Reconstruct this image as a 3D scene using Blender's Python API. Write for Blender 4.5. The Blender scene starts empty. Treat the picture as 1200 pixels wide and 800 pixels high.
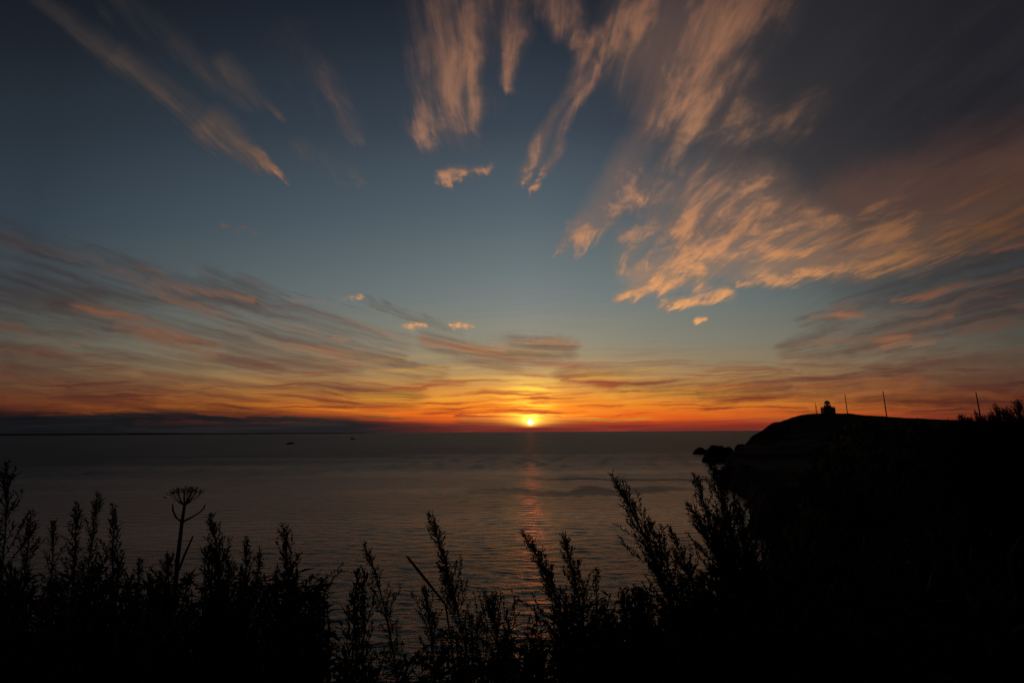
import bpy, bmesh, math, random
from mathutils import Vector, Matrix, noise as mnoise

scene = bpy.context.scene
COL = scene.collection
R = math.radians

# ------------------------------------------------------------------ camera
CAM_Z = 22.0
PITCH, ROLL, FOC = R(10.56), R(-0.34), 567.0
CAMP = Vector((0.0, 0.0, CAM_Z))
cam_data = bpy.data.cameras.new("camera")
cam_data.lens = 17.0
cam_data.sensor_width = 36.0
cam_data.clip_start = 0.05
cam_data.clip_end = 90000.0
cam = bpy.data.objects.new("camera", cam_data)
COL.objects.link(cam)
cam.matrix_world = (Matrix.Translation(CAMP) @ Matrix.Rotation(R(90) + PITCH, 4, 'X')
                    @ Matrix.Rotation(ROLL, 4, 'Z'))
scene.camera = cam
_CM = cam.matrix_world.to_3x3()


def ray(px, py):
    """unit direction in the world for a position in the 1200x800 photograph"""
    return (_CM @ Vector(((px - 600) / FOC, (400 - py) / FOC, -1.0))).normalized()


def at_depth(px, py, depth):
    d = ray(px, py)
    return CAMP + d * (depth / d.y)


def on_sea(px, py):
    d = ray(px, py)
    return CAMP + d * (-CAM_Z / d.z)


# ------------------------------------------------------------------ view
vs = scene.view_settings
vs.view_transform = 'Standard'
vs.look = 'None'
vs.exposure = 0.0
vs.gamma = 1.0
vs.use_curve_mapping = False
scene.cycles.max_bounces = 4
scene.cycles.diffuse_bounces = 2
scene.cycles.glossy_bounces = 2
scene.cycles.transparent_max_bounces = 16
scene.cycles.use_denoising = True

# ------------------------------------------------------------------ node helper
def lin(c):
    return tuple(((v / 255) / 12.92 if v / 255 <= .04045 else ((v / 255 + .055) / 1.055) ** 2.4) for v in c)


class G:
    """small wrapper so that node maths can be written as expressions"""
    def __init__(self, tree):
        self.t = tree

    def node(self, kind, **kw):
        n = self.t.nodes.new(kind)
        for k, v in kw.items():
            setattr(n, k, v)
        return n

    def put(self, sock, v):
        if isinstance(v, S):
            self.t.links.new(v.s, sock)
        elif v is not None:
            if sock.type == 'RGBA' and len(v) == 3:
                v = (*v, 1.0)
            sock.default_value = v

    def math(self, op, a, b=None, c=None, clamp=False):
        n = self.node('ShaderNodeMath', operation=op, use_clamp=clamp)
        self.put(n.inputs[0], a)
        self.put(n.inputs[1], b)
        self.put(n.inputs[2], c)
        return S(self, n.outputs[0])

    def vmath(self, op, a, b=None, scale=None):
        n = self.node('ShaderNodeVectorMath', operation=op)
        self.put(n.inputs[0], a)
        self.put(n.inputs[1], b)
        if scale is not None:
            self.put(n.inputs['Scale'], scale)
        return S(self, n.outputs['Value' if op in ('DOT_PRODUCT', 'LENGTH', 'DISTANCE') else 'Vector'])

    def xyz(self, x, y, z=0.0):
        n = self.node('ShaderNodeCombineXYZ')
        for i, v in enumerate((x, y, z)):
            self.put(n.inputs[i], v)
        return S(self, n.outputs[0])

    def sep(self, v):
        n = self.node('ShaderNodeSeparateXYZ')
        self.put(n.inputs[0], v)
        return [S(self, o) for o in n.outputs]

    def smooth(self, x, a, b, lo=0.0, hi=1.0):
        n = self.node('ShaderNodeMapRange', interpolation_type='SMOOTHSTEP')
        for i, v in enumerate((x, a, b, lo, hi)):
            self.put(n.inputs[i], v)
        return S(self, n.outputs[0])

    def linear(self, x, a, b, lo=0.0, hi=1.0):
        n = self.node('ShaderNodeMapRange', interpolation_type='LINEAR', clamp=True)
        for i, v in enumerate((x, a, b, lo, hi)):
            self.put(n.inputs[i], v)
        return S(self, n.outputs[0])

    def noise(self, vec, scale=1.0, detail=3.0, rough=.55, dist=0.0, color=False, dims='3D', lac=2.0):
        n = self.node('ShaderNodeTexNoise', noise_dimensions=dims)
        self.put(n.inputs['Vector'], vec)
        n.inputs['Scale'].default_value = scale
        n.inputs['Detail'].default_value = detail
        n.inputs['Roughness'].default_value = rough
        n.inputs['Distortion'].default_value = dist
        n.inputs['Lacunarity'].default_value = lac
        return S(self, n.outputs['Color' if color else 'Fac'])

    def ramp(self, x, stops, interp='EASE'):
        n = self.node('ShaderNodeValToRGB')
        cr = n.color_ramp
        cr.interpolation = interp
        while len(cr.elements) < len(stops):
            cr.elements.new(0.5)
        for e, (p, c) in zip(cr.elements, sorted(stops)):
            e.position = p
            e.color = (*c, 1.0)
        self.put(n.inputs[0], x)
        return S(self, n.outputs[0])

    def mix(self, a, b, f, blend='MIX'):
        n = self.node('ShaderNodeMix', data_type='RGBA', blend_type=blend)
        n.clamp_factor = True
        self.put(n.inputs[0], f)
        self.put(n.inputs[6], a)
        self.put(n.inputs[7], b)
        return S(self, n.outputs[2])


class S:
    def __init__(self, g, s):
        self.g, self.s = g, s
    def __add__(self, o): return self.g.math('ADD', self, o)
    __radd__ = __add__
    def __sub__(self, o): return self.g.math('SUBTRACT', self, o)
    def __rsub__(self, o): return self.g.math('SUBTRACT', o, self)
    def __mul__(self, o): return self.g.math('MULTIPLY', self, o)
    __rmul__ = __mul__
    def __truediv__(self, o): return self.g.math('DIVIDE', self, o)
    def max(self, o): return self.g.math('MAXIMUM', self, o)
    def min(self, o): return self.g.math('MINIMUM', self, o)
    def clamp(self): return self.g.math('ADD', self, 0.0, clamp=True)


# ------------------------------------------------------------------ sky (world)
# The evening sky is written as a function of the direction: U, V are the
# tangent-plane coordinates facing the sunset, X, Y those of a flat cloud deck.
SUN_DIR = ray(621.5, 494.5)
SUN_EL = math.asin(SUN_DIR.z)
SUN_AZ = math.atan2(SUN_DIR.x, SUN_DIR.y)

world = bpy.data.worlds.new("World")
scene.world = world
world.use_nodes = True
wt = world.node_tree
wt.nodes.clear()
g = G(wt)


def uv(px, py):
    d = ray(px, py)
    return d.x / d.y, d.z / d.y


tc = g.node('ShaderNodeTexCoord')
DIR = S(g, tc.outputs['Generated'])
x, y, z = g.sep(DIR)
yy = y.max(0.12)
U = x / yy
V = (z / yy)
front = g.smooth(y, -0.1, 0.3)
zk = z.max(0.0) + 0.045
X = x / zk
Y = y / zk
P = g.xyz(U, V)

# vertical colour of the clear sky towards the sunset and away from it
VMAX = 1.25


def vpos(py, px=620):
    return max(0.0, min(1.0, uv(px, py)[1] / VMAX))


def sky_ramp(px, table):
    return g.ramp(V / VMAX, [(vpos(py, px), lin(c)) for py, c in table], 'LINEAR')


r_sun = sky_ramp(620, [(506, (128, 42, 36)), (501, (158, 52, 32)), (495, (226, 78, 26)), (486, (250, 112, 26)),
                       (474, (248, 142, 38)), (460, (226, 150, 62)), (445, (194, 148, 88)), (428, (160, 140, 106)),
                       (400, (139, 138, 123)), (350, (115, 126, 126)), (300, (98, 112, 116)), (250, (83, 97, 106)),
                       (150, (57, 68, 80)), (50, (39, 47, 58)), (0, (30, 37, 47))])
r_left = sky_ramp(60, [(506, (52, 34, 32)), (480, (84, 40, 30)), (465, (100, 56, 36)), (450, (98, 70, 48)),
                       (425, (98, 90, 72)), (385, (82, 84, 77)), (330, (63, 71, 75)), (260, (50, 62, 73)),
                       (150, (39, 48, 57)), (50, (28, 33, 41)), (0, (23, 27, 35))])
r_right = sky_ramp(1150, [(500, (96, 42, 34)), (485, (104, 50, 36)), (465, (104, 62, 46)), (440, (104, 78, 60)),
                          (400, (92, 88, 76)), (340, (80, 88, 86)), (260, (64, 72, 76)), (150, (40, 42, 50)),
                          (50, (30, 30, 37)), (0, (26, 26, 32))])
u0 = SUN_DIR.x / SUN_DIR.y
dU = U - u0
side = g.mix(r_left, r_right, g.smooth(U, -0.15, 0.25))
wl = g.linear(U, -1.05, u0)              # 0 far left .. 1 at the sun
wr = g.linear(U, 1.05, u0)
near = g.math('POWER', wl * wr, .92)
sky = g.mix(side, r_sun, near)


# the sky is built up in layers, each one a Background closure mixed over the one below
def emit(c, k=1.0):
    n = g.node('ShaderNodeBackground')
    g.put(n.inputs[0], c)
    g.put(n.inputs[1], k)
    return S(g, n.outputs[0])


def over(c, f):
    global SKY
    n = g.node('ShaderNodeMixShader')
    g.put(n.inputs[0], f)
    g.put(n.inputs[1], SKY)
    g.put(n.inputs[2], c if isinstance(c, S) and c.s.type == 'SHADER' else emit(c))
    SKY = S(g, n.outputs[0])


def plus(c, k):
    global SKY
    n = g.node('ShaderNodeAddShader')
    g.put(n.inputs[0], SKY)
    g.put(n.inputs[1], emit(c, k))
    SKY = S(g, n.outputs[0])


SKY = emit(sky)

# Nishita component
nis = g.node('ShaderNodeTexSky', sky_type='NISHITA', sun_disc=False)
nis.sun_elevation = max(SUN_EL, R(0.5))
nis.sun_rotation = SUN_AZ
nis.altitude = 20
nis.air_density, nis.dust_density, nis.ozone_density = 1.2, 2.0, 1.5
nis_c = S(g, nis.outputs[0])
plus(nis_c, 0.004)

# ---- shared noises
wx = g.noise(g.xyz(X * 1.3, Y * 0.8, 3.1), 2.2, 2.0, .55) - .5
wy = g.noise(g.xyz(X * 1.3, Y * 0.8, 17.4), 2.2, 2.0, .55) - .5
XW = X + wx * 0.11
YW = Y + wy * 0.5
streak = g.noise(g.xyz(XW * 11.0, YW * 0.95, 0.7), 1.0, 5.0, .58)        # long fibres
puff = g.noise(g.xyz(XW * 5.0, YW * 2.6, 9.2), 1.6, 6.0, .6)            # cellular detail
fine = g.noise(g.xyz(XW * 26.0, YW * 4.0, 4.4), 1.0, 4.0, .6)
n_hi = (streak * .42 + puff * .28 + fine * .30 - .5) * 3.2
ua = g.noise(g.xyz(U * 7.0, V * 9.0, 2.2), 1.0, 4.0, .55) - .5
ub = g.noise(g.xyz(U * 7.0, V * 9.0, 12.2), 1.0, 4.0, .55) - .5
vk = g.linear(V, .1, .7, .15, 1.0)
fib = (streak - .5) * .6 + (fine - .5) * .6
PW = g.xyz(U + (ua * .07 + fib * .035) * vk, V + (ub * .06 + fib * .10) * vk)


def stroke(a, b, wa, wb, amp=1.0, soft=0.0, p=None):
    """soft tapered stroke between two directions (given as photo positions), widths in photo pixels"""
    p = p or PW
    A, B = Vector((*uv(*a), 0)), Vector((*uv(*b), 0))
    ka, kb = 1 / (FOC * ray(*a).y), 1 / (FOC * ray(*b).y)
    wa, wb = wa * ka, wb * kb
    BA = B - A
    L2 = max(BA.length_squared, 1e-9)
    pa = g.vmath('SUBTRACT', p, tuple(A))
    h = g.math('MULTIPLY', g.vmath('DOT_PRODUCT', pa, tuple(BA)), 1 / L2, clamp=True)
    off = g.vmath('LENGTH', g.vmath('SUBTRACT', pa, g.vmath('SCALE', tuple(BA), scale=h)))
    w = g.math('MULTIPLY_ADD', h, wb - wa, wa)
    return g.smooth(off / w, 1.0, soft, 0.0, amp)


def union(items):
    out = None
    for it in items:
        s = stroke(*it)
        out = s if out is None else out.max(s)
    return out


# ---- 1. dark veil over the upper right, mauve grey
low_v = g.noise(g.xyz(X * 1.6 + wx, Y * .7 + wy, 14.0), 1.6, 4.0, .55)
veil = union([((1010, 90), (1230, 200), 260, 230, 1.0, 0.0), ((930, -60), (1200, -60), 230, 330, .9, 0.0)])
body = g.smooth(union([((780, 60), (1010, 250), 110, 150, 1.0), ((1010, 240), (1240, 160), 90, 90, .9)]) + n_hi * .18, .05, .95)
over(g.mix(lin((88, 78, 74)), lin((60, 52, 53)), g.smooth(U, .3, .9)), body * .62 * front)
veil_c = g.mix(lin((48, 47, 50)), lin((33, 32, 37)), g.smooth(U, 0.5, 1.2))
over(g.mix(veil_c, lin((58, 54, 55)), g.smooth(n_hi + (low_v - .5) * 2.0, -.4, 1.2) * .45), veil * 0.9 * front)

ruddy = union([((800, 270), (1010, 245), 50, 60, .7), ((1000, 245), (1240, 200), 75, 85, 1.0)])
over(lin((104, 72, 60)), g.smooth(ruddy + n_hi * .22 + (low_v - .5) * .8, .1, 1.4) * .72 * front)

# ---- 2. low layered stratus to both sides
uc = U - .10
T = V / g.math('SQRT', uc * uc + .16)
low_n = g.noise(g.xyz(T * 9.0 + ub * .3 + U * .3, U * 1.3 + ua * .3, 5.5), 2.0, 4.0, .5)
low_n2 = g.noise(g.xyz(T * 34.0 + ub * .7 + U, U * 2.4 + ua * .5, 1.3), 2.0, 4.0, .55)
flock = g.noise(g.xyz(U * 34.0, V * 70.0 + ub * 2.0, 6.6), 1.0, 3.0, .6)
e_left = union([((-40, 265), (260, 350), 34, 16, .85), ((-40, 335), (300, 350), 75, 36, .9), ((-40, 350), (440, 415), 80, 36, 1.0), ((-40, 415), (420, 425), 40, 30, .95),
                ((-40, 455), (480, 460), 48, 40, 1.1), ((280, 340), (470, 405), 34, 34, .8), ((330, 400), (470, 420), 26, 18, 1.1)])
e_mid = union([((500, 400), (600, 420), 26, 40, 1.0), ((600, 412), (665, 412), 40, 26, 1.1), ((400, 420), (520, 436), 22, 20, .9),
               ((420, 350), (540, 392), 10, 14, .7)])
e_right = union([((660, 440), (860, 462), 26, 28, 1.0), ((820, 458), (1240, 440), 22, 70, 1.25), ((920, 415), (1240, 330), 20, 75, 1.05),
                 ((980, 365), (1240, 280), 18, 45, .9), ((890, 445), (1060, 420), 20, 34, .95), ((940, 372), (1050, 365), 20, 26, .7)])
e_low = e_left.max(e_mid).max(e_right)
n_low = (low_n * .48 + low_n2 * .52 - .5) * 4.8 + (flock - .5) * .7 * g.smooth(U, -.1, .2)
d_low = g.smooth(n_low * .8 + e_low, .10, 1.6) * g.smooth(e_low, 0.0, .5)
low_c = g.ramp(V / VMAX, [(vpos(505), lin((88, 38, 32))), (vpos(470), lin((120, 62, 42))), (vpos(440), lin((128, 92, 70))),
                          (vpos(400), lin((112, 92, 80))), (vpos(330), lin((84, 78, 76)))], 'LINEAR')
low_c = g.mix(low_c, g.mix(low_c, (0.42, 0.40, 0.44), 1.0, 'MULTIPLY'), (1.0 - near) * 1.0)
pink = g.noise(g.xyz(T * 13.0 + ub * .9 + U * .6, U * 1.7 + ua * .5, 21.5), 2.0, 4.0, .55)
warm = g.ramp(V / VMAX, [(vpos(500), lin((150, 62, 36))), (vpos(455), lin((186, 108, 60))), (vpos(400), lin((172, 118, 82))),
                         (vpos(320), lin((140, 104, 86)))], 'LINEAR')
warm = g.mix(warm, g.mix(warm, (0.50, 0.44, 0.44), 1.0, 'MULTIPLY'), (1.0 - near) * .9)
low_c = g.mix(low_c, warm, g.smooth(pink, .48, .66) * g.linear(near, .1, .7, .34, .66))
over(low_c, d_low * front)

# orange lights on the low layers
e_lit = union([((140, 316), (200, 320), 14, 9, .7), ((180, 330), (295, 350), 20, 9, .8), ((90, 358), (220, 376), 18, 9, .78),
               ((80, 403), (170, 405), 4, 3, .9), ((390, 396), (445, 401), 9, 5, .95), ((345, 349), (395, 358), 9, 6, .85),
               ((170, 385), (320, 405), 14, 9, .6), ((950, 372), (1014, 371), 6, 9, .95), ((1050, 352), (1210, 320), 8, 14, .9),
               ((1000, 400), (1115, 370), 8, 10, .9), ((985, 398), (1065, 396), 11, 9, .9), ((1035, 408), (1095, 402), 9, 7, .9),
               ((1090, 420), (1160, 404), 10, 14, .7), ((1140, 292), (1240, 278), 12, 16, .7), ((940, 425), (995, 426), 9, 11, .8), ((590, 400), (625, 398), 6, 5, .7)])
lit_c = g.mix(lin((168, 98, 62)), lin((224, 140, 84)), near)
over(lit_c, g.smooth(n_low * .55 + n_hi * .35 + e_lit * .9, .45, 1.6) * e_lit.min(1.0) * .62 * front)

# ---- 3. high cirrus, fibres running towards the sunset
hi = [
    # upper left streaks
    ((10, -20), (140, 66), 26, 26, .66), ((140, 66), (270, 165), 26, 30, .92), ((245, 148), (338, 217), 36, 7, 1.5),
    ((85, 40), (150, 75), 20, 20, .7), ((100, -30), (205, 55), 30, 36, .62), ((205, 55), (292, 132), 34, 16, .78), ((258, 78), (330, 142), 30, 12, .85),
    ((335, 40), (418, 158), 46, 26, .62), ((350, 175), (410, 205), 26, 28, .58),
    # curtain above the middle
    ((540, -30), (525, 150), 105, 62, 1.0), ((512, -10), (498, 155), 50, 26, .85), ((556, -20), (552, 150), 52, 24, 1.05),
    ((600, -20), (598, 60), 60, 30, .8), ((606, 35), (597, 98), 22, 14, .85), ((648, -20), (676, 50), 55, 30, 1.05),
    ((700, 40), (616, 210), 26, 18, 1.05), ((696, 80), (630, 218), 22, 10, 1.05),
    # small cloud
    ((520, 209), (545, 204), 18, 20, 1.35), ((545, 207), (570, 195), 12, 14, 1.15),
    # big fans right of the middle
    ((800, -30), (735, 55), 150, 80, 1.1), ((862, -10), (765, 140), 105, 60, 1.18), ((865, 75), (750, 225), 42, 26, 1.05), ((750, 225), (672, 285), 28, 26, 1.1),
    ((775, 190), (660, 294), 46, 20, .9), ((690, 250), (660, 292), 26, 16, .8), ((880, 140), (735, 280), 70, 50, .72),
    ((960, 120), (870, 185), 50, 36, .52), ((740, 295), (880, 235), 46, 100, .95), ((725, 350), (810, 318), 13, 50, 1.2),
    ((778, 357), (856, 344), 12, 16, 1.4), ((722, 351), (738, 349), 10, 10, 1.1), ((790, 300), (960, 275), 66, 70, 1.1), ((866, 333), (1010, 313), 9, 28, 1.35),
    ((1010, 312), (1120, 282), 26, 36, 1.25), ((1120, 280), (1250, 238), 34, 48, 1.0), ((930, 278), (1240, 215), 62, 70, .80),
    ((850, 190), (800, 300), 130, 90, .62), ((900, 295), (1110, 262), 42, 40, .95),
    ((816, 375), (826, 373), 9, 8, 1.2),
    # scraps lower down
    ((476, 383), (500, 381), 11, 7, .9), ((528, 380), (554, 378), 9, 6, .9), ((406, 349), (422, 350), 9, 8, .85),
    ((262, 264), (306, 275), 12, 6, .55),
]
e_hi = union(hi)
scrap = g.smooth(V, .64, .46) * g.smooth(U, .16, .06)
nk = g.smooth(U, .18, .7, .74, .34)
n_fan = g.smooth(U, .08, .3)
d_hi = g.smooth(n_hi * nk * (1.0 - n_fan * .35) + (puff - .5) * 1.3 * n_fan + e_hi + (flock - .5) * 3.4 * scrap, 0.16, 1.75) * g.smooth(e_hi, 0.0, .45)
hi_c = g.ramp(V / VMAX, [(vpos(380), lin((236, 168, 106))), (vpos(340), lin((226, 157, 100))), (vpos(280), lin((202, 140, 96))),
                         (vpos(180), lin((178, 128, 96))), (vpos(60), lin((158, 111, 84))), (vpos(0), lin((136, 96, 76)))], 'LINEAR')
hi_dark = g.ramp(V / VMAX, [(vpos(350), lin((156, 124, 100))), (vpos(240), lin((118, 98, 88))), (vpos(100), lin((98, 80, 74))),
                            (vpos(0), lin((78, 65, 64)))], 'LINEAR')
hi_col = g.mix(hi_dark, hi_c, g.smooth(n_hi * .55 + d_hi * .75 + (puff - .5) * 1.2, .12, .92))
fall = g.smooth(g.math('ABSOLUTE', U - 0.08), 0.32, 1.05)
hi_col = g.mix(hi_col, g.mix(hi_col, lin((98, 96, 98)), 1.0, 'MULTIPLY'), fall * .92)
grey = g.smooth(U, -.28, -.6) * g.smooth(V, .35, .6)
hi_col = g.mix(hi_col, lin((84, 76, 72)), grey * .6 * g.smooth(U, -.50, -.62))
sheet = union([((745, 325), (960, 280), 34, 62, 1.0), ((790, 240), (900, 235), 70, 90, .75), ((880, 318), (1060, 290), 22, 40, 1.05), ((1040, 290), (1250, 235), 36, 44, .85),
               ((800, -20), (790, 110), 110, 80, .85), ((770, 130), (690, 265), 50, 30, .7)])
over(g.mix(hi_col, hi_c, .35), g.smooth(sheet + n_hi * .22 + (puff - .5) * .5, .05, 1.5) * g.smooth(sheet, 0.0, .4) * .62 * front)
over(hi_col, d_hi * front)

# ---- 4. bands close to the horizon
band = g.noise(g.xyz(U * 2.2 + ua * .4, V * 44.0 - U * .6 + ub * .9, 7.7), 2.0, 5.0, .62)
vband = g.smooth(V, 0.20, 0.05) * g.smooth(V, 0.004, 0.02)
bright = g.mix(lin((150, 76, 40)), lin((255, 196, 62)), near * near)
over(bright, g.smooth(band, .5, .72) * vband * g.smooth(near, .2, .9) * .7)
over(g.mix(lin((70, 36, 34)), lin((176, 66, 38)), near * near), g.smooth(band, .48, .34) * vband * .82)
PB = g.xyz(U + (band - .5) * .12, V + (band - .5) * .012 + (fine - .5) * .004)
e_dark = stroke((532, 487), (662, 487), 2.2, 2.6, 1.0, .2, PB).max(stroke((665, 444), (720, 452), 4, 6, .7, .2, PB))
over(g.mix(lin((92, 44, 46)), lin((160, 60, 44)), near), e_dark * .85)
# dark bank on the left, thinning to the right
bank_top = g.linear(U, -.62, 0.0, 0.050, 0.0165) + (band - .5) * .034 + (low_n2 - .5) * .036
bank = g.smooth(V, bank_top + .011, bank_top - 0.013) * g.smooth(U, 1.3, .2)
bank_c = g.mix(g.mix(lin((17, 19, 22)), lin((33, 31, 33)), g.linear(U, -1.0, -.35)), lin((116, 44, 36)), g.smooth(U, -.34, .02))
bank_c = g.mix(bank_c, g.mix(bank_c, (1.75, 1.6, 1.5), 1.0, 'MULTIPLY'), g.smooth(band, .46, .66) * .7)
over(bank_c, bank * (1.0 - .30 * g.smooth(low_n2, .50, .62) * g.smooth(V, .012, .04)))

# ---- 5. the sun and the glow around it
ang = g.math('ARCCOSINE', g.vmath('DOT_PRODUCT', DIR, tuple(SUN_DIR)).min(1.0))
glow = g.math('EXPONENT', ang * -130.0) * 4.0 + g.math('EXPONENT', ang * -65.0) * 1.3 + g.math('EXPONENT', ang * -30.0) * 0.42 + g.math('EXPONENT', ang * -9.0) * 0.12
clear = 1.0 - g.smooth(band, .54, .40) * .85
plus((1.0, 0.50, 0.06), glow * clear * g.smooth(V, .004, .024))
colm = g.smooth(g.math('ABSOLUTE', dU), .09, 0.0) * g.smooth(V, .13, .05) * g.smooth(V, .01, .04) * g.smooth(band, .42, .58)
plus((0.62, 0.46, 0.02), colm)
disc = g.smooth(ang, R(0.44), R(0.2)) * (1.0 - .75 * stroke((610, 497.2), (640, 497.0), 1.0, 1.0, 1.0, .3, P))
plus((3.2, 2.6, 1.2), disc)

# the half of the sky behind the camera is plain dusk
back_c = g.ramp(z, [(0.0, lin((26, 24, 29))), (.3, lin((24, 27, 35))), (1.0, lin((22, 27, 36)))], 'LINEAR')
over(back_c, g.smooth(y, 0.22, 0.02))
over(emit((0.006, 0.006, 0.007)), g.smooth(z, -0.004, -0.008))
wo = g.node('ShaderNodeOutputWorld')
wt.links.new(SKY.s, wo.inputs[0])
world.cycles.sampling_method = 'MANUAL'
world.cycles.sample_map_resolution = 512
print("world nodes", len(wt.nodes))

# ------------------------------------------------------------------ sun lamp
sl = bpy.data.lights.new("sun", 'SUN')
sl.energy = 0.010
sl.angle = R(0.5)
sl.color = (1.0, 0.045, 0.02)
so = bpy.data.objects.new("sun", sl)
COL.objects.link(so)
so.rotation_euler = (-SUN_DIR).to_track_quat('-Z', 'Y').to_euler()
so.location = (0, 0, 60)
SEA_SLOPE = 0.17

# ================================================================== materials
def material(name, color, rough=.9, spec=.15, var=.35, scale=4.0, metallic=0.0, trans=0.0):
    m = bpy.data.materials.new(name)
    m.use_nodes = True
    t = m.node_tree
    gg = G(t)
    b = t.nodes['Principled BSDF']
    co = gg.node('ShaderNodeTexCoord')
    n = gg.noise(S(gg, co.outputs['Object']), scale, 5.0, .6)
    dark = tuple(c * (1 - var) for c in color)
    lite = tuple(min(1, c * (1 + var)) for c in color)
    gg.put(b.inputs['Base Color'], gg.mix(dark, lite, gg.smooth(n, .3, .7)))
    gg.put(b.inputs['Roughness'], rough)
    b.inputs['Specular IOR Level'].default_value = spec
    b.inputs['Metallic'].default_value = metallic
    return m


M_LEAF = material('mugwort_leaf', (.030, .040, .018), .85, .08, .4, 9.0)
M_STEM = material('plant_stem', (.040, .036, .020), .8, .10, .35, 12.0)
M_SEED = material('mugwort_flower', (.050, .040, .024), .9, .06, .4, 20.0)
M_DRY = material('dry_stalk', (.050, .040, .026), .85, .08, .35, 14.0)
M_SOIL = material('dark_turf', (.010, .011, .007), .95, .02, .5, .6)
M_CLIFF = material('cliff_rock', (.012, .011, .010), .95, .02, .5, .12)
M_ROCK = material('wet_rock', (.012, .011, .010), .7, .1, .4, .5)
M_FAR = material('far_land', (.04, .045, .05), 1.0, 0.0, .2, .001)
M_WALL = material('lighthouse_paint', (.12, .12, .115), .7, .2, .15, 1.2)
M_ROOF = material('lantern_dome', (.10, .13, .15), .4, .4, .2, 2.0, .4)
M_IRON = material('dark_iron', (.05, .05, .05), .6, .3, .3, 3.0, .5)
M_RED = material('red_railing', (.22, .03, .025), .55, .3, .2, 3.0)
M_DOOR = material('dark_door', (.04, .045, .05), .6, .2, .2, 3.0)
M_POLE = material('weathered_pole', (.045, .040, .035), .9, .1, .3, 2.0)
M_BOAT = material('boat_hull', (.03, .034, .04), .6, .3, .3, 1.0)
M_CABIN = material('boat_cabin', (.08, .08, .08), .6, .3, .2, 1.0)
M_GLASS = bpy.data.materials.new('lantern_glass')
M_GLASS.use_nodes = True
_b = M_GLASS.node_tree.nodes['Principled BSDF']
_b.inputs['Transmission Weight'].default_value = .9
_b.inputs['Roughness'].default_value = .05
_b.inputs['IOR'].default_value = 1.05
_b.inputs['Base Color'].default_value = (.85, .9, .92, 1)

# water
M_SEA = bpy.data.materials.new('sea_water')
M_SEA.use_nodes = True
gw = G(M_SEA.node_tree)
bw = M_SEA.node_tree.nodes['Principled BSDF']
bw.inputs['Base Color'].default_value = (.026, .034, .038, 1)
bw.inputs['IOR'].default_value = 1.27
bw.inputs['Roughness'].default_value = .17
pos = S(gw, gw.node('ShaderNodeNewGeometry').outputs['Position'])
sx, sy, _ = gw.sep(pos)
calm = gw.noise(gw.xyz(sx * .0045, sy * .020, 3.0), 1.0, 4.0, .55)
slick = gw.smooth(calm, .36, .56, .6, 1.0)
w2 = gw.noise(gw.xyz(sx * .9 - sy * .15, sy * 1.9, 5.0), 1.0, 3.0, .55)
w3 = gw.noise(gw.xyz(sx * 2.6, sy * 4.2, 9.0), 1.0, 2.0, .5)
w1 = gw.noise(gw.xyz(sx * .13 - sy * .03, sy * .42, 2.0), 1.0, 3.0, .5)
hgt = (w1 * .55 + w2 * .22 + w3 * .07) * slick
bn = gw.node('ShaderNodeBump')
bn.inputs['Strength'].default_value = 1.0
bn.inputs['Distance'].default_value = 1.0
gw.put(bn.inputs['Height'], hgt)
gw.put(bw.inputs['Normal'], S(gw, bn.outputs[0]))

# two ruffled belts of wind on the water, right of the sun
wob = gw.noise(gw.xyz(sx * .028, sy * .01, 4.0), 1.0, 4.0, .6) - .5
b1 = gw.math('ABSOLUTE', (sy - 190.0 + wob * 80.0) / 13.0)
b2 = gw.math('ABSOLUTE', (sy - 238.0 + sx * .10 + wob * 70.0) / 8.0)
belts = (gw.smooth(b1, 1.0, .3) * gw.smooth(sx, -40.0, 20.0) * gw.smooth(sx, 84.0, 55.0)).max(gw.smooth(b2, 1.0, .3) * gw.smooth(sx, 0.0, 30.0) * gw.smooth(sx, 125.0, 95.0))
gw.put(bw.inputs['Roughness'], belts * .15 + gw.linear(calm, .36, .56, -.015, .025) + gw.linear(gw.math('SQRT', sx * sx + sy * sy), 60.0, 560.0, .22, .52))


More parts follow.
